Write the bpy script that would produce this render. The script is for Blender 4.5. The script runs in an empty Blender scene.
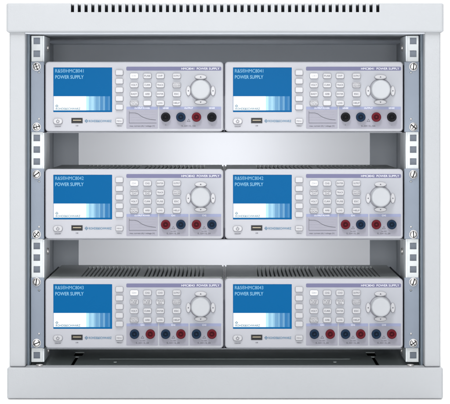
import bpy, bmesh, math, random
from mathutils import Vector, Matrix
random.seed(4)
scene = bpy.context.scene
COL = scene.collection
K = 0.00125          # metres per photograph pixel on the plane of the instrument faces
D = 3.1              # camera distance from that plane
VX, VY = 225.0, 109.0
ZH = (399 - VY) * K * (D - 0.035) / D

def X(px, y=0.0): return (px - VX) * K * (D + y) / D
def Z(py, y=0.0): return ZH - (py - VY) * K * (D + y) / D

# ------------------------------------------------------------------ materials
def mat(name, col, rough=0.5, metal=0.0, spec=0.5, bump=0.0, bscale=400.0, mottle=0.0, mscale=9.0, emit=None, estr=0.0, coat=0.0, rvar=0.0):
    m = bpy.data.materials.new(name); m.use_nodes = True
    nt = m.node_tree; b = nt.nodes['Principled BSDF']
    b.inputs['Base Color'].default_value = (*col, 1)
    b.inputs['Roughness'].default_value = rough
    b.inputs['Metallic'].default_value = metal
    b.inputs['Specular IOR Level'].default_value = spec
    b.inputs['Coat Weight'].default_value = coat
    if emit:
        b.inputs['Emission Color'].default_value = (*emit, 1)
        b.inputs['Emission Strength'].default_value = estr
    tc = nt.nodes.new('ShaderNodeTexCoord')
    if mottle > 0 or rvar > 0:
        n = nt.nodes.new('ShaderNodeTexNoise'); n.inputs['Scale'].default_value = mscale
        n.inputs['Detail'].default_value = 5
        nt.links.new(tc.outputs['Object'], n.inputs['Vector'])
        if mottle > 0:
            r = nt.nodes.new('ShaderNodeMapRange')
            r.inputs['From Min'].default_value = .3; r.inputs['From Max'].default_value = .7
            r.inputs['To Min'].default_value = 1 - mottle; r.inputs['To Max'].default_value = 1 + mottle
            nt.links.new(n.outputs['Fac'], r.inputs['Value'])
            mx = nt.nodes.new('ShaderNodeVectorMath'); mx.operation = 'SCALE'
            mx.inputs[0].default_value = col
            nt.links.new(r.outputs['Result'], mx.inputs['Scale'])
            nt.links.new(mx.outputs['Vector'], b.inputs['Base Color'])
        if rvar > 0:
            r = nt.nodes.new('ShaderNodeMapRange')
            r.inputs['From Min'].default_value = .3; r.inputs['From Max'].default_value = .7
            r.inputs['To Min'].default_value = max(.02, rough - rvar); r.inputs['To Max'].default_value = rough + rvar
            nt.links.new(n.outputs['Fac'], r.inputs['Value'])
            nt.links.new(r.outputs['Result'], b.inputs['Roughness'])
    if bump > 0:
        n2 = nt.nodes.new('ShaderNodeTexNoise'); n2.inputs['Scale'].default_value = bscale
        n2.inputs['Detail'].default_value = 3
        nt.links.new(tc.outputs['Object'], n2.inputs['Vector'])
        bp = nt.nodes.new('ShaderNodeBump'); bp.inputs['Strength'].default_value = bump
        bp.inputs['Distance'].default_value = 0.0006
        nt.links.new(n2.outputs['Fac'], bp.inputs['Height'])
        nt.links.new(bp.outputs['Normal'], b.inputs['Normal'])
    return m

M = {}
M['coat'] = mat('powder_coat_light_grey', (.358, .372, .392), .5, bump=.3, bscale=700, mottle=.035, mscale=5)
M['liner'] = mat('interior_grey_paint', (.62, .65, .70), .5, bump=.1, bscale=700, mottle=.04, mscale=8)
M['floorpan'] = mat('dark_floor_paint', (.50, .57, .565), .45, bump=.1, bscale=600, mottle=.08, mscale=12)
M['post_shade'] = mat('post_shade_dark', (.11, .14, .175), .5)  # shade of the post's inner return put into the colour
M['ear'] = mat('blue_grey_ear_paint', (.175, .21, .265), .42, metal=.1, bump=.08, bscale=800, mottle=.04, mscale=25)
M['zinc'] = mat('galvanised_steel', (.52, .545, .555), .45, metal=.2, bump=.12, bscale=300, mottle=.10, mscale=60, rvar=.1)
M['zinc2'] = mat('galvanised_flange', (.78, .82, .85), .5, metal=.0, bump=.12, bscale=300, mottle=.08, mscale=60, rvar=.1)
M['nickel'] = mat('nickel_plate', (.60, .585, .575), .40, metal=.85, mottle=.10, mscale=500, rvar=.08)
M['panel'] = mat('instrument_panel_grey', (.345, .352, .388), .42, bump=.06, bscale=1500, mottle=.012, mscale=15)
M['keyarea'] = mat('key_area_grey', (.325, .337, .375), .45, bump=.04, bscale=1500)
M['case'] = mat('instrument_case_grey', (.60, .635, .63), .5, bump=.12, bscale=900, mottle=.04, mscale=20)
M['violet'] = mat('violet_stripe_print', (.10, .10, .20), .5)
M['field'] = mat('socket_field_print', (.24, .24, .29), .5)
M['fieldhead'] = mat('socket_field_header_print', (.20, .225, .36), .5)
M['white_print'] = mat('white_print', (.72, .73, .80), .5)
M['dark_print'] = mat('dark_print', (.05, .05, .07), .5)
M['grey_print'] = mat('grey_print', (.045, .045, .065), .5)
M['teal_print'] = mat('teal_print', (.015, .13, .24), .5)
M['key'] = mat('key_plastic', (.385, .388, .41), .35, bump=.03, bscale=1200)
M['keylit'] = mat('white_key_plastic', (.60, .62, .65), .3)
M['knob'] = mat('knob_plastic', (.37, .385, .41), .5)
M['groove_shade'] = mat('key_gap_and_shade', (.10, .10, .125), .6)  # dark for the gap around keys and the shade below them
M['knob_shade'] = mat('knob_shade_ring', (.17, .17, .20), .5)  # shade round the knob put into the colour
M['gridprint'] = mat('pale_grid_print', (.25, .25, .30), .5)
M['black'] = mat('black_plastic', (.004, .004, .006), .5, spec=.12)
M['sblue'] = mat('blue_socket_plastic', (.005, .018, .044), .5, spec=.12)
M['sred'] = mat('red_socket_plastic', (.095, .005, .011), .5, spec=.12)
M['recess_shade'] = mat('recess_shade_black', (.004, .004, .005), .6)  # black for shade inside screw slots and under the floor slots
M['usbmetal'] = mat('usb_shell', (.02, .02, .022), .45, metal=.3)
M['gold'] = mat('usb_tongue', (.28, .24, .16), .4)
M['rubber'] = mat('rubber', (.02, .02, .022), .7)
M['tray'] = mat('shelf_tray_steel', (.27, .28, .31), .5, metal=.1)
M['gap'] = mat('shelf_gap_shade', (.022, .022, .04), .6)  # shade between and beside the instruments put into the colour
def scr(name, c): return mat(name, tuple(v * .25 for v in c), .35, emit=c, estr=.80, spec=.03)
M['sc_blue'] = scr('screen_blue', (.0, .118, .33))
M['sc_blue2'] = scr('screen_deep_blue', (.002, .105, .32))
M['sc_white'] = scr('screen_white', (.93, .97, .98))
M['sc_text'] = scr('screen_pale_blue', (.25, .52, .72))
M['sc_teal'] = scr('screen_teal', (.01, .14, .24))
for i in range(10):
    t = i / 9
    a = Vector((.46, .76, .90)); b_ = Vector((.0, .14, .39))
    M['sc_s%d' % i] = scr('screen_stripe_%d' % i, tuple(a.lerp(b_, t ** .7)))

# added translucent sheet standing in for the bright open back
m = bpy.data.materials.new('backlit_rear_sheet'); m.use_nodes = True; nt = m.node_tree
pb = nt.nodes['Principled BSDF']; pb.inputs['Base Color'].default_value = (.62, .63, .65, 1); pb.inputs['Roughness'].default_value = .5
tr = nt.nodes.new('ShaderNodeBsdfTranslucent'); tr.inputs['Color'].default_value = (.25, .254, .268, 1)
ms = nt.nodes.new('ShaderNodeMixShader'); ms.inputs['Fac'].default_value = .6
nt.links.new(pb.outputs[0], ms.inputs[1]); nt.links.new(tr.outputs[0], ms.inputs[2])
nt.links.new(ms.outputs[0], nt.nodes['Material Output'].inputs['Surface'])
M['rear_sheet'] = m
M['sweep'] = mat('white_studio_floor', (.96, .96, .96), .6, bump=.05, bscale=200)

# ------------------------------------------------------------------ mesh helpers
def rr_outline(cx, cz, w, h, r, n=5):
    r = max(min(r, w / 2 - 1e-6, h / 2 - 1e-6), 1e-6); pts = []
    for sx, sz, a0 in ((1, 1, 0), (-1, 1, 90), (-1, -1, 180), (1, -1, 270)):
        for i in range(n + 1):
            a = math.radians(a0 + 90 * i / n)
            pts.append((cx + sx * (w / 2 - r) + r * math.cos(a), cz + sz * (h / 2 - r) + r * math.sin(a)))
    return pts
def el_outline(cx, cz, a, b, n=40):
    return [(cx + a * math.cos(2 * math.pi * i / n), cz + b * math.sin(2 * math.pi * i / n)) for i in range(n)]
def loft(bm, rings, mi=0, capback=True, smooth=True):
    """rings: list of (outline, y) from back to front; faces towards the front (-Y)"""
    vr = [[bm.verts.new((x, y, z)) for x, z in pts] for pts, y in rings]
    n = len(vr[0])
    for a, b in zip(vr[:-1], vr[1:]):
        for i in range(n):
            j = (i + 1) % n
            f = bm.faces.new((a[i], b[i], b[j], a[j])); f.material_index = mi; f.smooth = smooth
    f = bm.faces.new(vr[-1]); f.material_index = mi
    if capback:
        f = bm.faces.new(list(reversed(vr[0]))); f.material_index = mi
    return vr
def slab(bm, cx, cz, w, h, r, y0, y1, bev=0.0, mi=0, seg=3):
    """rounded rectangle, front at y0 (towards camera), back at y1"""
    rings = [(rr_outline(cx, cz, w, h, r), y1)]
    if bev > 0:
        for s in range(seg + 1):
            a = math.pi / 2 * s / seg
            ins = bev * (1 - math.cos(a)); yy = y0 + bev * (1 - math.sin(a))
            rings.append((rr_outline(cx, cz, w - 2 * ins, h - 2 * ins, max(r - ins, 1e-5)), yy))
    else:
        rings.append((rr_outline(cx, cz, w, h, r), y0))
    loft(bm, rings, mi)
def disc(bm, cx, cz, a, b, y0, y1, bev=0.0, mi=0, seg=4, n=40):
    rings = [(el_outline(cx, cz, a, b, n), y1)]
    if bev > 0:
        for s in range(seg + 1):
            t = math.pi / 2 * s / seg
            ins = bev * (1 - math.cos(t)); rings.append((el_outline(cx, cz, a - ins, b - ins, n), y0 + bev * (1 - math.sin(t))))
    else:
        rings.append((el_outline(cx, cz, a, b, n), y0))
    loft(bm, rings, mi)
def box(bm, x0, x1, y0, y1, z0, z1, mi=0):
    v = [bm.verts.new(p) for p in ((x0, y0, z0), (x1, y0, z0), (x1, y1, z0), (x0, y1, z0), (x0, y0, z1), (x1, y0, z1), (x1, y1, z1), (x0, y1, z1))]
    for q in ((0, 1, 5, 4), (1, 2, 6, 5), (2, 3, 7, 6), (3, 0, 4, 7), (4, 5, 6, 7), (3, 2, 1, 0)):
        f = bm.faces.new([v[i] for i in q]); f.material_index = mi
def sheet(bm, x0, x1, z0, z1, y, mi=0):
    f = bm.faces.new([bm.verts.new(p) for p in ((x0, y, z0), (x1, y, z0), (x1, y, z1), (x0, y, z1))]); f.material_index = mi
def finish(bm, name):
    bmesh.ops.recalc_face_normals(bm, faces=bm.faces)
    me = bpy.data.meshes.new(name); bm.to_mesh(me); bm.free(); return me
def obj(name, bm, mats, parent=None, loc=None, bevel=0.0, recalc=True, auto=False):
    if isinstance(bm, bpy.types.Mesh): me = bm
    else:
        if recalc: bmesh.ops.recalc_face_normals(bm, faces=bm.faces)
        me = bpy.data.meshes.new(name); bm.to_mesh(me); bm.free()
    if not isinstance(mats, (list, tuple)): mats = [mats]
    if not len(me.materials):
        for mm in mats: me.materials.append(mm)
    o = bpy.data.objects.new(name, me); COL.objects.link(o)
    if parent: o.parent = parent
    if loc: o.location = loc
    if bevel > 0:
        md = o.modifiers.new('bevel', 'BEVEL'); md.width = bevel; md.segments = 3; md.limit_method = 'ANGLE'; md.angle_limit = math.radians(40)
        for p in me.polygons: p.use_smooth = True
        wn = o.modifiers.new('wn', 'WEIGHTED_NORMAL'); wn.keep_sharp = False
    return o
def boolean(bm_a, cutters):
    """difference of bm_a with a list of cutter bmeshes, as a mesh"""
    oa = obj('tmp_a', bm_a, [])
    tmp = [oa]
    for c in cutters:
        oc = obj('tmp_c', c, []); tmp.append(oc)
        md = oa.modifiers.new('b', 'BOOLEAN'); md.operation = 'DIFFERENCE'; md.solver = 'EXACT'; md.object = oc
    bpy.context.view_layer.update()
    dg = bpy.context.evaluated_depsgraph_get()
    me = bpy.data.meshes.new_from_object(oa.evaluated_get(dg))
    for o in tmp: bpy.data.objects.remove(o)
    return me
_tc = {}
def text_to(bm, s, x, z, size, y, mi=0, align='LEFT', sx=1.0, width=None):
    """flat lettering standing in the XZ plane facing -Y, added to bm; z is the baseline"""
    if s not in _tc:
        cu = bpy.data.curves.new('t', 'FONT'); cu.body = s; cu.size = 1; cu.resolution_u = 3; cu.offset = 0.0 if 'M' in s else .012
        o = bpy.data.objects.new('t', cu); COL.objects.link(o)
        bpy.context.view_layer.update()
        me = bpy.data.meshes.new_from_object(o.evaluated_get(bpy.context.evaluated_depsgraph_get()))
        vs = [v.co.copy() for v in me.vertices]; fs = [tuple(p.vertices) for p in me.polygons]
        bpy.data.objects.remove(o)
        _tc[s] = (vs, fs, min(v.x for v in vs), max(v.x for v in vs))
    vs, fs, a, b = _tc[s]
    if width: sx = width / ((b - a) * size)
    w = (b - a) * size * sx
    ox = {'LEFT': 0, 'CENTER': -w / 2, 'RIGHT': -w}[align]
    nv = [bm.verts.new((x + ox + (v.x - a) * size * sx, y, z + v.y * size)) for v in vs]
    for f in fs:
        try:
            ff = bm.faces.new([nv[i] for i in f]); ff.material_index = mi
        except ValueError: pass
def tag(o, label, cat, group=None):
    o['label'] = label; o['category'] = cat
    if group: o['group'] = group
    return o
def empty(name, loc):
    o = bpy.data.objects.new(name, None); COL.objects.link(o); o.location = loc; o.empty_display_size = .05; return o
def kids(o): return [c for c in list(bpy.data.objects) if c.parent == o]
def copy_tree(o, parent=None):
    c = o.copy(); COL.objects.link(c); c.parent = parent
    for ch in kids(o): copy_tree(ch, c)
    return c

# ------------------------------------------------------------------ cabinet
cab = empty('rack_cabinet', (0, 0.2, 0))
tag(cab, 'light grey open-front equipment cabinet with slotted top cover holding three rows of instruments', 'cabinet')
CO = Vector((0, 0.2, 0))
def cabobj(name, bm, mats, bevel=0.0, label=None):
    o = obj(name, bm, mats, cab, bevel=bevel); o.matrix_parent_inverse = Matrix.Identity(4)
    o.location = -CO
    if label: o['label'] = label
    return o
YF = -.035; YP = -.03; YB = .50; YR = .53
Lx0, Lx1 = X(6, YF), X(444, YF); zt, zl = Z(3, YF), Z(32.5, YF)
Bx0, Bx1 = X(7, YF), X(443, YF); zb = Z(367.5, YF)
# top cover, hollow, with slots across its front top edge
a = bmesh.new(); box(a, Lx0, Lx1, YF, YR + .01, zl, zt)
bmesh.ops.bevel(a, geom=[e for e in a.edges], offset=.0028, segments=3, profile=.5, affect='EDGES')
cav = bmesh.new(); box(cav, Lx0 + .002, Lx1 - .002, YF + .002, YR + .008, zl - .01, zt - .002)
sl = bmesh.new()
for i in range(46):
    px = 72.5 + i * (377.8 - 72.5) / 45
    xc = X(px, YF)
    box(sl, xc - .00195, xc + .00195, YF - .01, YF + .02, Z(12.2, YF), zt + .01)
lid = boolean(a, [cav, sl])
cabobj('top_cover', lid, M['coat'])
# ceiling panel inside the cover
c = bmesh.new(); box(c, X(25, YP), X(425, YP), YF + .006, YB, Z(34.5), Z(34.5) + .0015)
cabobj('ceiling_panel', c, M['liner'])
# plinth
c = bmesh.new(); box(c, Bx0, Bx1, YF, YR + .01, 0.0, zb)
cav = bmesh.new(); box(cav, Bx0 + .018, Bx1 - .018, YF + .030, YR, zb - .033, zb + .01)
pl = boolean(c, [cav])
cabobj('plinth', pl, M['coat'], bevel=.0022)
# floor pan with keyhole slots and a raised field
zf = zb - .004
c = bmesh.new(); box(c, Bx0 + .019, Bx1 - .019, YF + .031, YB - .001, zf - .0012, zf)
cuts = []
for x0, x1, y0, y1 in ((-.1952, -.1908, .02, .14), (-.199, -.187, .15, .20), (.1908, .1952, .02, .14), (.187, .199, .15, .20),
                       (-.1425, -.1385, .06, .075), (.1385, .1425, .06, .075), (.1735, .1835, .005, .02)):
    q = bmesh.new(); box(q, x0, x1, y0, y1, zf - .009, zf + .01); cuts.append(q)
fl = boolean(c, cuts)
cabobj('floor_panel', fl, M['floorpan'])
c = bmesh.new(); box(c, Bx0 + .0185, Bx1 - .0185, YF + .0305, YR - .001, zf - .016, zf - .012)
cabobj('slot_shade_plate', c, M['recess_shade'])  # added black plate, so the floor slots look dark inside
c = bmesh.new(); box(c, -.162, .162, .105, .1065, zf + .0002, zf + .0006)
cabobj('floor_crease', c, M['floorpan'])
# small bright bolts on the plinth edge
for s in (-1, 1):
    c = bmesh.new()
    disc(c, 0, 0, .0045, .0045, -.0022, 0, .001, n=24)
    bmesh.ops.rotate(c, cent=(0, 0, 0), matrix=Matrix.Rotation(math.radians(-90), 3, 'X'), verts=c.verts)
    o = cabobj('bolt', c, M['nickel']); o.location = Vector((s * .2305, YF + .018, zb)) - CO
# corner posts and side panels
for s in (-1, 1):
    xo, xi = X(225 + s * 215.7, YP), X(225 + s * 199.6, YP)
    c = bmesh.new(); box(c, min(xo, xi), max(xo, xi), YP, .032, zb + .0002, zl - .0002 + .004)
    cabobj('corner_post', c, M['coat'], bevel=.002)
    xw = xo - s * .0015; xv = xw - s * .0165
    c = bmesh.new(); box(c, min(xw, xv), max(xw, xv), .0322, YR - .003, zb + .0003, zl + .004)
    cabobj('side_panel', c, M['coat'])
    # dark strip painting the shade on the post's inner return
    c = bmesh.new(); x2 = xi - s * .0028
    box(c, min(xi - s * .0001, x2), max(xi - s * .0001, x2), -.006, .0315, Z(366), Z(34))
    cabobj('post_shade_strip', c, M['post_shade'], bevel=.0008)
# rear frame, and an added backlit sheet across its opening
c = bmesh.new(); box(c, X(12, YP), X(438, YP), YB, YB + .003, zb + .0004, zl + .003)
cut = bmesh.new(); box(cut, X(78.6, YB), X(369.9, YB), YB - .01, YB + .02, Z(300, YB), Z(96, YB))
rf = boolean(c, [cut]); cabobj('rear_frame', rf, M['liner'])
c = bmesh.new(); sheet(c, X(77, YB), X(371.4, YB), Z(302, YB), Z(94, YB), YB + .0035)
cabobj('rear_glow_sheet', c, M['rear_sheet'], label='pale translucent sheet added behind the instruments, lit from the back')

# mounting rails with square holes and deep inner flange
HOLES = [41, 53.8, 66.5, 78, 90, 102, 115, 127, 138, 149.6, 161.6, 174.6, 187, 199, 211, 223, 234.8, 246, 257.6, 269.4, 282, 294, 306, 318, 331, 343.8, 355.2]
yr = .0135
for s in (-1, 1):
    x0, x1 = X(225 + s * 193.6, yr), X(225 + s * 182.4, yr)
    rail = bmesh.new()
    box(rail, min(x0, x1), max(x0, x1), yr, yr + .0022, Z(363), Z(35.5))
    cut = bmesh.new()
    for hy in HOLES:
        hx = X(225 + s * 188.2, yr); hz = Z(hy, yr)
        box(cut, hx - .0041, hx + .0041, yr - .01, yr + .01, hz - .0041, hz + .0041)
    rm = boolean(rail, [cut])
    r = cabobj('mounting_rail', rm, M['zinc'], bevel=.0004)
    c = bmesh.new(); xi2 = x1 - (-s) * 0
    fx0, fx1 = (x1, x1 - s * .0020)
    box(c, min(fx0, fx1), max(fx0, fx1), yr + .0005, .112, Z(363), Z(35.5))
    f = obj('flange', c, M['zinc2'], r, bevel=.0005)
    # outer return of the rail and cage strip behind the holes
    c = bmesh.new(); ox = x0
    box(c, min(ox, ox - s * .0015), max(ox, ox - s * .0015), yr + .0023, .05, Z(363), Z(35.5))
    obj('outer_return', c, M['ear'], r)
    c = bmesh.new(); box(c, min(x0, x1) + .0022, max(x0, x1) - .0022, yr + .0085, yr + .0100, Z(363), Z(35.5))
    obj('backing_strip', c, M['ear'], r)
    for hy, yy in ((47, .06), (254, .06), (356, .07)):
        c = bmesh.new(); disc(c, 0, 0, .0042, .0042, -.003, 0, .0015, n=20)
        bmesh.ops.rotate(c, cent=(0, 0, 0), matrix=Matrix.Rotation(math.radians(-90 * s), 3, 'Z'), verts=c.verts)
        b = obj('bolt', c, M['nickel'], r); b.location = (fx1, yy, Z(hy))

# ------------------------------------------------------------------ rack shelves (ears, tray, screws)
def screw_mesh(kind):
    c = bmesh.new()
    # washer, then domed head
    disc(c, 0, 0, .0054, .0054, -.0010, 0, .0004, n=32)
    disc(c, 0, 0, .0047, .0047, -.0038, -.0008, .0024, n=32, seg=5)
    cut = bmesh.new()
    box(cut, -.006, .006, -.006, -.0014, -.0007, .0007)
    cuts = [cut]
    if kind:
        cut2 = bmesh.new(); box(cut2, -.00052, .00052, -.006, -.0015, -.0030, .0030); cuts.append(cut2)
    me = boolean(c, cuts)
    for p in me.polygons:
        q = p.center
        if q.y < -.0012 and ((abs(q.x) < .0038 and abs(q.z) < .00072) or (kind and abs(q.z) < .0031 and abs(q.x) < .00072)) and q.y > -.0034: p.material_index = 1  # slot faces coloured dark for the shade inside them
    return me
SCREW = [screw_mesh(0), screw_mesh(1)]
for me in SCREW: me.name = 'screw'
ROWS = [(61.7, 131.7), (169.0, 239.0), (278.4, 348.4)]
names = ['topmost', 'middle', 'lowest']
SC = [(66.5, 127.0, 119.0, 72.4), (174.6, 234.8, 227.2, 181.8), (282.5, 343.8, 334.4, 291)]
shelf_labels = ['grey rack shelf with screwed ears holding the pair of four-socket instruments under the top cover',
                'grey rack shelf with screwed ears holding the middle pair of instruments',
                'grey rack shelf with screwed ears holding the six-socket pair just above the cabinet floor']
UT = 70.0
for ri, (yt, yb) in enumerate(ROWS):
    zbm = Z(yb)
    sh = empty('rack_shelf', (0, 0, zbm - .0016))
    tag(sh, shelf_labels[ri], 'rack shelf', 'rack shelves carrying the instruments')
    L = Vector((0, 0, zbm - .0016))
    c = bmesh.new(); box(c, X(46.2), X(402.4), .006, .30, 0, .0013)
    obj('tray', c, M['tray'], sh, bevel=.0004)
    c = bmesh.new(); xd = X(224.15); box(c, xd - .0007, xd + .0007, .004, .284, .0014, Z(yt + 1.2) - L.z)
    obj('gap_shade_strip', c, M['gap'], sh)  # added dark strip painting the shade between the two instruments
    for s in (-1, 1):
        xa, xb = X(225 + s * 194.2, .010), X(224.2 + s * 180.0, .010)
        c = bmesh.new()
        box(c, min(xa, xb), max(xa, xb), .0102, .0128, Z(yb + .4) - L.z, Z(yt - .2) - L.z)
        cut = bmesh.new()
        hx = X(225 + s * (186), .010)
        for hy in (SC[ri][3],):
            disc(cut, hx, Z(hy) - L.z, .0012, .0012, 0, .02, n=20)
        me = boolean(c, [cut])
        e = obj('mounting_ear', me, M['ear'], sh, bevel=.0006)
        # ear folds back into a side plate beside the instruments
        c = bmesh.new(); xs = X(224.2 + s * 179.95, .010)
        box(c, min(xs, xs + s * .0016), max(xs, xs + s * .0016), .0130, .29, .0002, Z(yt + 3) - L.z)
        obj('side_plate', c, M['gap'], sh)  # plate coloured dark to draw the shade line beside the instrument
        for hy in SC[ri][:2]:
            kind = random.random() < .45
            o = obj('screw', SCREW[int(kind)], [M['nickel'], M['recess_shade']], sh, loc=(X(225 + s * 188.4, .010), .0102, Z(hy) - L.z))
            o.rotation_euler = (random.uniform(-.06, .06), math.radians(random.uniform(0, 180)), random.uniform(-.06, .06))
        c = bmesh.new(); disc(c, 0, 0, .0013, .0013, -.0012, 0, .0008, n=20)
        o = obj('locating_pin', c, M['nickel'], sh, loc=(hx, .0102, Z(SC[ri][2]) - L.z))

# ------------------------------------------------------------------ instruments
W, H = 178.2, 70.0
def ux(u): return (u - W / 2) * K
def uz(v): return (H - v) * K
# shared meshes
def front_mesh():
    c = bmesh.new()
    slab(c, 0, H / 2 * K, W * K, H * K, 3.6 * K, 0.0, .012, bev=.0016, seg=4)
    cut = bmesh.new()
    slab(cut, ux(37.5), uz(28.1), 59.0 * K, 44.8 * K, .6 * K, -.01, .0012)
    slab(cut, ux(31.8), uz(58.9), 11.4 * K, 5.4 * K, .4 * K, -.01, .009)
    return boolean(c, [cut])
FRONT = front_mesh()
def case_mesh():
    c = bmesh.new(); box(c, ux(.03), ux(W - .03), .0122, .285, uz(H - 1.2), uz(.9))
    bmesh.ops.bevel(c, geom=[e for e in c.edges if abs(e.verts[0].co.x - e.verts[1].co.x) < 1e-6 and abs(e.verts[0].co.z - e.verts[1].co.z) < 1e-6], offset=.002, segments=2, affect='EDGES')
    cut = bmesh.new()
    for x0, n in ((34, 14), (98, 15)):
        for i in range(n):
            xx = ux(x0 + i * 4.25)
            box(cut, xx - .0011, xx + .0011, .05, .25, uz(8), uz(-5))
    return boolean(c, [cut])
CASE = case_mesh()
def key_bm(cu, cv, w, h, r=1.2, y=-.0032, extra=0):
    c = bmesh.new(); slab(c, 0, 0, w * K, h * K, r * K, y, .0006, bev=.0008); return c
KEYTXT = {1: [['CH1', 'FUSE', 'OVP', 'OUTPUT'], ['VOLT', 'CURR', 'TRACK', 'MASTER|ON/OFF'], ['EASY', 'ARB', 'ENTER', 'ESC'], ['REMOTE|LOCAL', '', 'LOG', 'HELP']],
          2: [['CH1', 'CH2', 'ENTER', 'OUTPUT'], ['SENSE|CH1', 'SENSE|CH2', 'TRACK', 'MASTER|ON/OFF'], ['VOLT', 'CURR', 'FUSE', 'ESC'], ['REMOTE|LOCAL', 'ARB', 'LOG', 'HELP']],
          3: [['CH1', 'CH2', 'CH3', 'OUTPUT'], ['FUSE|LINK', 'FUSE|LINK', 'TRACK|ALL', 'MASTER|ON/OFF'], ['VOLT', 'CURR', 'ENTER', 'ESC'], ['REMOTE|LOCAL', 'ARB', 'LOG', 'HELP']]}
def T(name, parent, mt, fn):
    c = bmesh.new(); fn(c); return obj(name, c, mt, parent, recalc=False)
def gap_shade(o, w, h, r, ellipse=False):
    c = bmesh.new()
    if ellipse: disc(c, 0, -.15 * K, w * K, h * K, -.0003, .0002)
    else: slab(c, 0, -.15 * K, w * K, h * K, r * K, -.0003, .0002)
    return obj('key_gap_shade', c, M['groove_shade'], o)  # dark slab set slightly low: key gap plus painted shade
def tri(bm, x, z, s, ang, y, mi=0):
    pts = []
    for i in range(3):
        a = math.radians(ang + 120 * i); pts.append(bm.verts.new((x + s * math.cos(a), y, z + s * math.sin(a))))
    f = bm.faces.new(pts); f.material_index = mi
def stroke(bm, pts, w, y, mi=0):
    for (xa, za), (xb, zb_) in zip(pts[:-1], pts[1:]):
        d = Vector((xb - xa, zb_ - za)); 
        if d.length < 1e-9: continue
        d.normalize(); n = Vector((-d.y, d.x)) * w / 2; e = d * w * .2
        vs = [(xa - e.x + n.x, za - e.y + n.y), (xa - e.x - n.x, za - e.y - n.y), (xb + e.x - n.x, zb_ + e.y - n.y), (xb + e.x + n.x, zb_ + e.y + n.y)]
        f = bm.faces.new([bm.verts.new((x, y, z)) for x, z in vs]); f.material_index = mi
def brand_mark(bm, x, z, s, y, mi):
    """little lozenge emblem used before the maker's word"""
    t = s * .30
    stroke(bm, [(x - s, z), (x, z + s), (x + s, z), (x, z - s), (x - s, z)], t, y, mi)
    stroke(bm, [(x - s * .5, z), (x + s * .5, z)], t, y, mi)
SOCK = {}
def socket_meshes():
    c = bmesh.new()
    n = 40; r = 4.7 * K
    # outer collar then open bore
    rings = [(el_outline(0, 0, r, r, n), .0005), (el_outline(0, 0, r, r, n), -.0052)]
    for sg in range(1, 4):
        t = math.pi / 2 * sg / 3; i = .0011 * (1 - math.cos(t)); rings.append((el_outline(0, 0, r - i, r - i, n), -.0052 - .0011 * math.sin(t)))
    ri = 2.35 * K
    rings += [(el_outline(0, 0, ri + .0003, ri + .0003, n), -.0061), (el_outline(0, 0, ri, ri, n), -.0057), (el_outline(0, 0, ri, ri, n), -.0012)]
    loft(c, rings)
    SOCK['collar'] = finish(c, 'collar')
    c = bmesh.new(); rr = 1.15 * K
    disc(c, 0, 0, rr, rr, -.0050, -.0012, .0005, n=24)
    SOCK['pin'] = finish(c, 'pin')
socket_meshes()

def knob_mesh():
    c = bmesh.new(); n = 72
    def ring(r, y, flute=0.0):
        return ([((r + flute * math.cos(i / n * 2 * math.pi * 18)) * math.cos(2 * math.pi * i / n), (r + flute * math.cos(i / n * 2 * math.pi * 18)) * math.sin(2 * math.pi * i / n)) for i in range(n)], y)
    r = 10.0 * K
    rings = [ring(r * 1.04, .0003), ring(r * 1.04, -.0008), ring(r * .99, -.0012), ring(r * .985, -.009, .00006), ring(r * .96, -.0125, .00006), ring(r * .93, -.0138), ring(r * .87, -.0145), ring(r * .80, -.01465), ring(r * .76, -.01462), ring(r * .4, -.01455), ring(r * .12, -.01452)]
    loft(c, rings)
    return finish(c, 'knob')
KNOB = knob_mesh()

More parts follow.
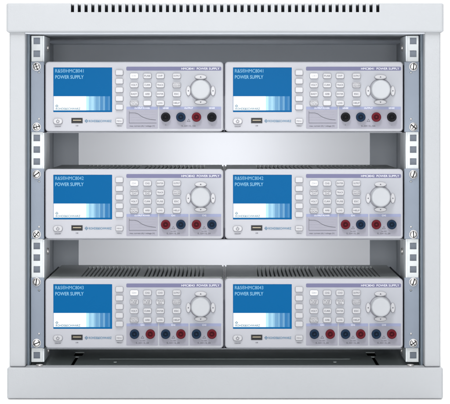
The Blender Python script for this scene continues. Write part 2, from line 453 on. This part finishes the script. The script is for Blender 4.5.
def make_unit(ch):
    root = empty('power_supply', (0, 0, 0))
    P = lambda name, bm, mats, u=0, v=H, y=0, parent=None, **k: obj(name, bm, mats, parent or root, loc=(ux(u) if u else 0, y, uz(v)), **k)
    fr = FRONT.copy(); front = obj('front_panel', fr, M['panel'], root)
    case = obj('casing', CASE.copy(), M['case'], root)
    # printed fields
    c = bmesh.new(); slab(c, ux(128.6), uz(35.9), 95.4 * K, 62.6 * K, 1.2 * K, -.00012, .0002); obj('key_field', c, M['keyarea'], root)
    c = bmesh.new(); slab(c, ux(128.6), uz(7.0), 95.0 * K, 3.9 * K, 1.1 * K, -.00022, .0001); obj('model_stripe', c, M['violet'], root)
    fields = [(81.2, 112.8), (114.0, 143.3), (144.5, 176.0)] if ch > 1 else [(81.2, 112.8), (114.0, 176.0)]
    for a0, a1 in fields:
        c = bmesh.new(); slab(c, ux((a0 + a1) / 2), uz(56.1), (a1 - a0) * K, 22.0 * K, .9 * K, -.00024, .0001)
        fo = obj('socket_field', c, M['field'], root)
        c = bmesh.new(); slab(c, ux((a0 + a1) / 2), uz(46.4), (a1 - a0) * K, 2.9 * K, .6 * K, -.00034, .0001)
        obj('field_header', c, M['fieldhead'], fo)
    # lettering on the panel, one object for each word or mark
    yt_ = -.00050
    WP, DP, TP, GP = M['white_print'], M['dark_print'], M['teal_print'], M['grey_print']
    def word(name, m_, *args, **kw): return T(name, root, m_, lambda c: text_to(c, args[0], ux(args[1]), uz(args[2]), args[3] * K, yt_, 0, *args[4:], **kw))
    word('model_name', WP, 'HMC804%d  POWER SUPPLY' % ch, 174.2, 8.05, 3.1, 'RIGHT', width=38 * K)
    T('maker_emblem', root, TP, lambda c: brand_mark(c, ux(41.2), uz(59.3), 1.5 * K, yt_, 0))
    word('maker_name', TP, 'ROHDE&SCHWARZ', 43.6, 60.4, 3.1, width=22.8 * K)
    word('power_caption', DP, 'ON/OFF', 12.7, 65.4, 1.7, 'CENTER')
    word('menu_caption', DP, 'MENU', 74.2, 64.9, 1.7, 'CENTER')
    word('port_caption', GP, 'USB', 31.8, 64.6, 1.6, 'CENTER')
    vals = {1: '0...32V / 0...10A', 2: '0...32V / 0...5A', 3: '0...32V / 0...3A'}[ch]
    if ch == 1:
        word('field_title', WP, 'OUTPUT', 143.5, 47.2, 2.2, 'CENTER')
        word('field_title', WP, 'SENSE', 120.5, 47.2, 2.2, 'CENTER')
        word('field_title', WP, 'SENSE', 166.7, 47.2, 2.2, 'CENTER')
        word('rating_text', DP, vals, 143.5, 65.0, 2.2, 'CENTER')
        word('polarity_mark', DP, '+', 120.5, 64.0, 2.2, 'CENTER')
        word('polarity_mark', DP, '-', 166.7, 64.0, 2.2, 'CENTER')
        socks = [(120.5, 'black'), (135.7, 'sblue'), (151.3, 'sred'), (166.7, 'black')]; pairs = [143.5]
    elif ch == 2:
        pairs = [128.1, 159.0]
        socks = [(120.5, 'sred'), (135.7, 'sblue'), (151.3, 'sred'), (166.7, 'sblue')]
    else:
        pairs = [97.3, 128.1, 159.0]
        socks = [(89.4, 'sblue'), (105.2, 'sred'), (120.5, 'sblue'), (135.7, 'sred'), (151.3, 'sblue'), (166.7, 'sred')]
    for i, pc in enumerate(pairs):
        if ch > 1:
            word('field_title', WP, 'CH%d' % (i + 1), pc, 47.25, 2.2, 'CENTER')
            word('rating_text', DP, vals, pc, 65.2, 2.2, 'CENTER')
            word('voltage_limit_text', GP, 'max 250V', pc, 62.7, 1.4, 'CENTER')
        T('warning_triangle', root, DP, lambda c: stroke(c, [(ux(pc - 1.5), uz(59.8)), (ux(pc), uz(57.3)), (ux(pc + 1.5), uz(59.8)), (ux(pc - 1.5), uz(59.8))], .35 * K, yt_))
    if ch < 3:
        c = bmesh.new()
        for k_ in range(5): stroke(c, [(ux(84), uz(50.2 + 2.7 * k_)), (ux(111), uz(50.2 + 2.7 * k_))], .16 * K, yt_ + .00008, 0)
        for k_ in range(0, 8, 3): stroke(c, [(ux(84 + 3.8 * k_), uz(49.6)), (ux(84 + 3.8 * k_), uz(61.4))], .14 * K, yt_ + .0001, 0)
        pts = [(84, 51.2), (90, 51.3), (93, 52.2)]
        for t in range(1, 9): pts.append((93 + 2.2 * t, 52.2 + 6.6 * (1 - math.exp(-t / 3.2))))
        stroke(c, [(ux(a), uz(b)) for a, b in pts], .42 * K, yt_ + .00004, 1)
        stroke(c, [(ux(84), uz(49.4)), (ux(84), uz(61.4)), (ux(111.4), uz(61.4))], .3 * K, yt_, 1)
        obj('power_curve', c, [M['gridprint'], GP], root, recalc=False)
        word('curve_caption', GP, 'max. current (A) / voltage (V)', 97, 64.9, 1.8, 'CENTER', width=25 * K)
        word('curve_title', WP, 'OUTPUT POWER', 97, 47.15, 2.0, 'CENTER')
    # display
    c = bmesh.new(); y0 = .0009
    mats = [M['sc_blue'], M['sc_blue2'], M['sc_white'], M['sc_text'], M['sc_teal']] + [M['sc_s%d' % i] for i in range(10)]
    sheet(c, ux(8.1), ux(66.9), uz(50.4), uz(5.8), y0, 0)
    sheet(c, ux(8.4), ux(41.0), uz(48.7), uz(34.6), y0 - .0001, 2)
    edges = [41.0, 43.6, 46.0, 48.6, 50.6, 53.0, 55.2, 57.6, 60.0, 62.6, 65.0]
    order = [0, 2, 1, 3, 5, 4, 7, 5, 8, 7]
    for i in range(10): sheet(c, ux(edges[i]), ux(edges[i + 1] - (.15 if i > 2 else 0)), uz(48.7), uz(34.6), y0 - .0001, 5 + order[i])
    sheet(c, ux(8.1), ux(66.9), uz(6.3), uz(5.8), y0 - .0001, 1)
    disp = obj('display', c, mats, root, recalc=False)
    pass
    ys = y0 - .0002
    T('model_text', disp, M['sc_text'], lambda c: text_to(c, 'R&S®HMC804%d' % ch, ux(10.0), uz(10.9), 4.9 * K, ys, 0, width=28.4 * K))
    T('title_text', disp, M['sc_text'], lambda c: text_to(c, 'POWER SUPPLY', ux(10.0), uz(17.0), 4.9 * K, ys, 0, width=28.4 * K))
    T('maker_emblem', disp, M['sc_teal'], lambda c: brand_mark(c, ux(11.6), uz(44.3), 1.3 * K, ys, 0))
    T('maker_text', disp, M['sc_teal'], lambda c: text_to(c, 'ROHDE&SCHWARZ', ux(10.6), uz(48.1), 2.9 * K, ys, 0, width=24.5 * K))
    # soft keys
    for v in (10.9, 19.6, 28.2, 36.9, 45.5):
        gap_shade(P('soft_key', key_bm(0, 0, 7.8, 5.4), M['key'], 74.2, v), 8.2, 5.8, 1.4)
    mk = P('menu_key', key_bm(0, 0, 7.6, 5.0), M['key'], 74.2, 59.3); gap_shade(mk, 8.0, 5.4, 1.4)
    c = bmesh.new(); text_to(c, 'MENU', 0, -.7 * K, 1.9 * K, -.0033, 0, 'CENTER'); obj('key_mark', c, M['dark_print'], mk, recalc=False)
    # numeric keys
    for r_, v in enumerate((14.3, 23.4, 32.4, 41.4)):
        for q, u in enumerate((89.0, 102.2, 115.1, 131.5)):
            t = KEYTXT[ch][r_][q]
            small = '|' in t
            lit = (r_ == 0 and q == 0)
            o = P('lit_key' if lit else 'key', key_bm(0, 0, 8.3, 5.3, 1.5), M['keylit'] if lit else M['key'], u, v); gap_shade(o, 8.7, 5.7, 1.7)
            if t:
                c = bmesh.new()
                if small:
                    a_, b_ = t.split('|')
                    text_to(c, a_, 0, .35 * K, 2.3 * K, -.0033, 0, 'CENTER', width=min(7.2, 1.5 * len(a_)) * K)
                    text_to(c, b_, 0, -1.75 * K, 2.3 * K, -.0033, 0, 'CENTER', width=min(7.2, 1.5 * len(b_)) * K)
                else:
                    text_to(c, t, 0, -.75 * K, 2.4 * K, -.0033, 0, 'CENTER', width=min(6.4, 1.5 * len(t)) * K)
                obj('key_mark', c, M['dark_print'] if lit else M['grey_print'], o, recalc=False)
    # power button
    c = bmesh.new(); slab(c, 0, 0, 9.4 * K, 5.6 * K, 2.6 * K, -.0026, .0004, bev=.0009)
    pbn = P('power_button', c, M['key'], 12.7, 59.6); gap_shade(pbn, 9.8, 6.0, 2.8)
    c = bmesh.new()
    arc = [(1.35 * K * math.sin(math.radians(a)), 1.35 * K * math.cos(math.radians(a)) - .1 * K) for a in range(40, 321, 20)]
    stroke(c, arc, .5 * K, -.0027, 0); stroke(c, [(0, .2 * K), (0, 2.0 * K)], .5 * K, -.0027, 0)
    obj('power_symbol', c, M['dark_print'], pbn, recalc=False)
    # usb port
    c = bmesh.new()
    slab(c, 0, 0, 11.2 * K, 5.2 * K, .4 * K, .0075, .0085)
    for x0, x1, z0, z1 in ((-5.6, 5.6, 2.05, 2.6), (-5.6, 5.6, -2.6, -2.05), (-5.6, -5.0, -2.04, 2.04), (5.0, 5.6, -2.04, 2.04)):
        box(c, x0 * K, x1 * K, -.0004, .0074, z0 * K, z1 * K)
    us = P('usb_port', c, M['usbmetal'], 31.8, 58.9)
    c = bmesh.new(); box(c, -4.2 * K, 4.2 * K, .0006, .007, -.3 * K, .9 * K); obj('contact_tongue', c, M['gold'], us, bevel=.0002)
    # knob and arrow keys
    kn = P('control_knob', KNOB, M['knob'], 155.5, 28.0)
    c = bmesh.new(); disc(c, 0, 0, 11.1 * K, 11.1 * K, -.0010, .0002, .0005, n=64); obj('knob_rim_shade', c, M['knob_shade'], kn)  # dark disc painting the shade around the knob's rim
    for du, dv, w, h, ang in ((0, -12.6, 6.0, 2.5, 90), (0, 12.4, 6.2, 2.4, 270), (-12.3, 1.2, 2.4, 5.0, 180), (12.3, 1.2, 2.4, 5.0, 0)):
        c = bmesh.new(); disc(c, 0, 0, w * K, h * K, -.0030, .0004, .0010)
        o = P('arrow_key', c, M['key'], 155.5 + du, 28.0 + dv); gap_shade(o, w + .2, h + .2, 0, True)
        c = bmesh.new(); tri(c, 0, 0, 1.0 * K, ang, -.0031); obj('key_mark', c, M['dark_print'], o, recalc=False)
    # sockets
    for u, cn in socks:
        s_ = P('binding_socket', SOCK['collar'].copy(), M[cn], u, 55.4)
        s_['label'] = {'black': 'black terminal socket', 'sblue': 'dark blue terminal socket', 'sred': 'dark red terminal socket'}[cn]
        obj('contact_pin', SOCK['pin'].copy(), M[cn], s_)
    # feet
    for fx in (14, W - 14):
        for fy in (.03, .25):
            c = bmesh.new(); box(c, ux(fx) - .006, ux(fx) + .006, fy, fy + .012, .0001, .0014)
            obj('rubber_foot', c, M['rubber'], root)
    return root
pos = [(45.2 + W / 2), (45.2 + 179.7 + W / 2)]
lab = [['grey power supply with four sockets, %s one in the row under the top cover' % q for q in ('left', 'right')],
       ['grey power supply with red and blue socket pairs, %s one in the middle row' % q for q in ('left', 'right')],
       ['grey power supply with six sockets, %s one in the row above the cabinet floor' % q for q in ('left', 'right')]]
for ri, (yt, yb) in enumerate(ROWS):
    u0 = make_unit(ri + 1)
    for side in (0, 1):
        o = u0 if side == 0 else copy_tree(u0)
        o.location = (X(pos[side]), 0, Z(yb))
        tag(o, lab[ri][side], 'power supply', 'bench power supplies in the rack')

# ------------------------------------------------------------------ studio floor
c = bmesh.new(); sheet(c, -1, 1, -1, 1, 0)
c.free(); c = bmesh.new()
f = c.faces.new([c.verts.new(p) for p in ((-6, -5, -.0005), (6, -5, -.0005), (6, 8, -.0005), (-6, 8, -.0005))])
g = obj('floor', c, M['sweep']); g['kind'] = 'structure'

# ------------------------------------------------------------------ light
w = bpy.data.worlds.new('World'); scene.world = w; w.use_nodes = True
nt = w.node_tree; bg = nt.nodes['Background']
tc = nt.nodes.new('ShaderNodeTexCoord'); sp = nt.nodes.new('ShaderNodeSeparateXYZ')
nt.links.new(tc.outputs['Generated'], sp.inputs[0])
mr = nt.nodes.new('ShaderNodeMapRange'); mr.interpolation_type = 'SMOOTHSTEP'
mr.inputs['From Min'].default_value = -.1; mr.inputs['From Max'].default_value = .5
mr.inputs['To Min'].default_value = .26; mr.inputs['To Max'].default_value = 2.5
nt.links.new(sp.outputs['Y'], mr.inputs['Value'])
nt.links.new(mr.outputs['Result'], bg.inputs['Strength'])
bg.inputs['Color'].default_value = (.985, .993, 1, 1)
def area(name, loc, target, size, power, col=(1, 1, 1), sy=None):
    l = bpy.data.lights.new(name, 'AREA'); l.energy = power; l.size = size; l.color = col
    if sy: l.shape = 'RECTANGLE'; l.size_y = sy
    o = bpy.data.objects.new(name, l); COL.objects.link(o); o.location = loc
    o.rotation_euler = (Vector(target) - Vector(loc)).to_track_quat('-Z', 'Y').to_euler(); return o
area('key_softbox', (-.30, -1.6, 2.0), (0, 0, .25), .6, 27, (1, .99, .97), .4)
area('overhead_fill', (0, -1.3, 3.0), (0, -.6, 0), 1.6, 48, (1, 1, 1), 1.0)  # added unseen lamp that whitens the floor
area('front_fill', (0, -3.35, .56), (0, .3, .30), .4, 45, (.99, .995, 1), .8)  # added unseen fill near the camera axis, lifts the cabinet interior
area('rear_glow_fill', (0, .65, .33), (0, .5, .33),   .12, 2.0, (.98, .985, 1), .5)  # added lamp hidden behind the cabinet, brightens the middle of the rear sheet

# ------------------------------------------------------------------ camera
cd = bpy.data.cameras.new('camera'); cam = bpy.data.objects.new('camera', cd); COL.objects.link(cam)
cam.location = (0, -D, ZH); cam.rotation_euler = (math.radians(90), 0, 0)
cd.sensor_width = 36; cd.sensor_fit = 'HORIZONTAL'; cd.lens = 36 * D / (450 * K)
cd.shift_y = -(202 - VY) / 450; cd.clip_start = .1; cd.clip_end = 100
scene.camera = cam
vs = scene.view_settings; vs.view_transform = 'Standard'; vs.look = 'None'; vs.exposure = 0; vs.gamma = 1
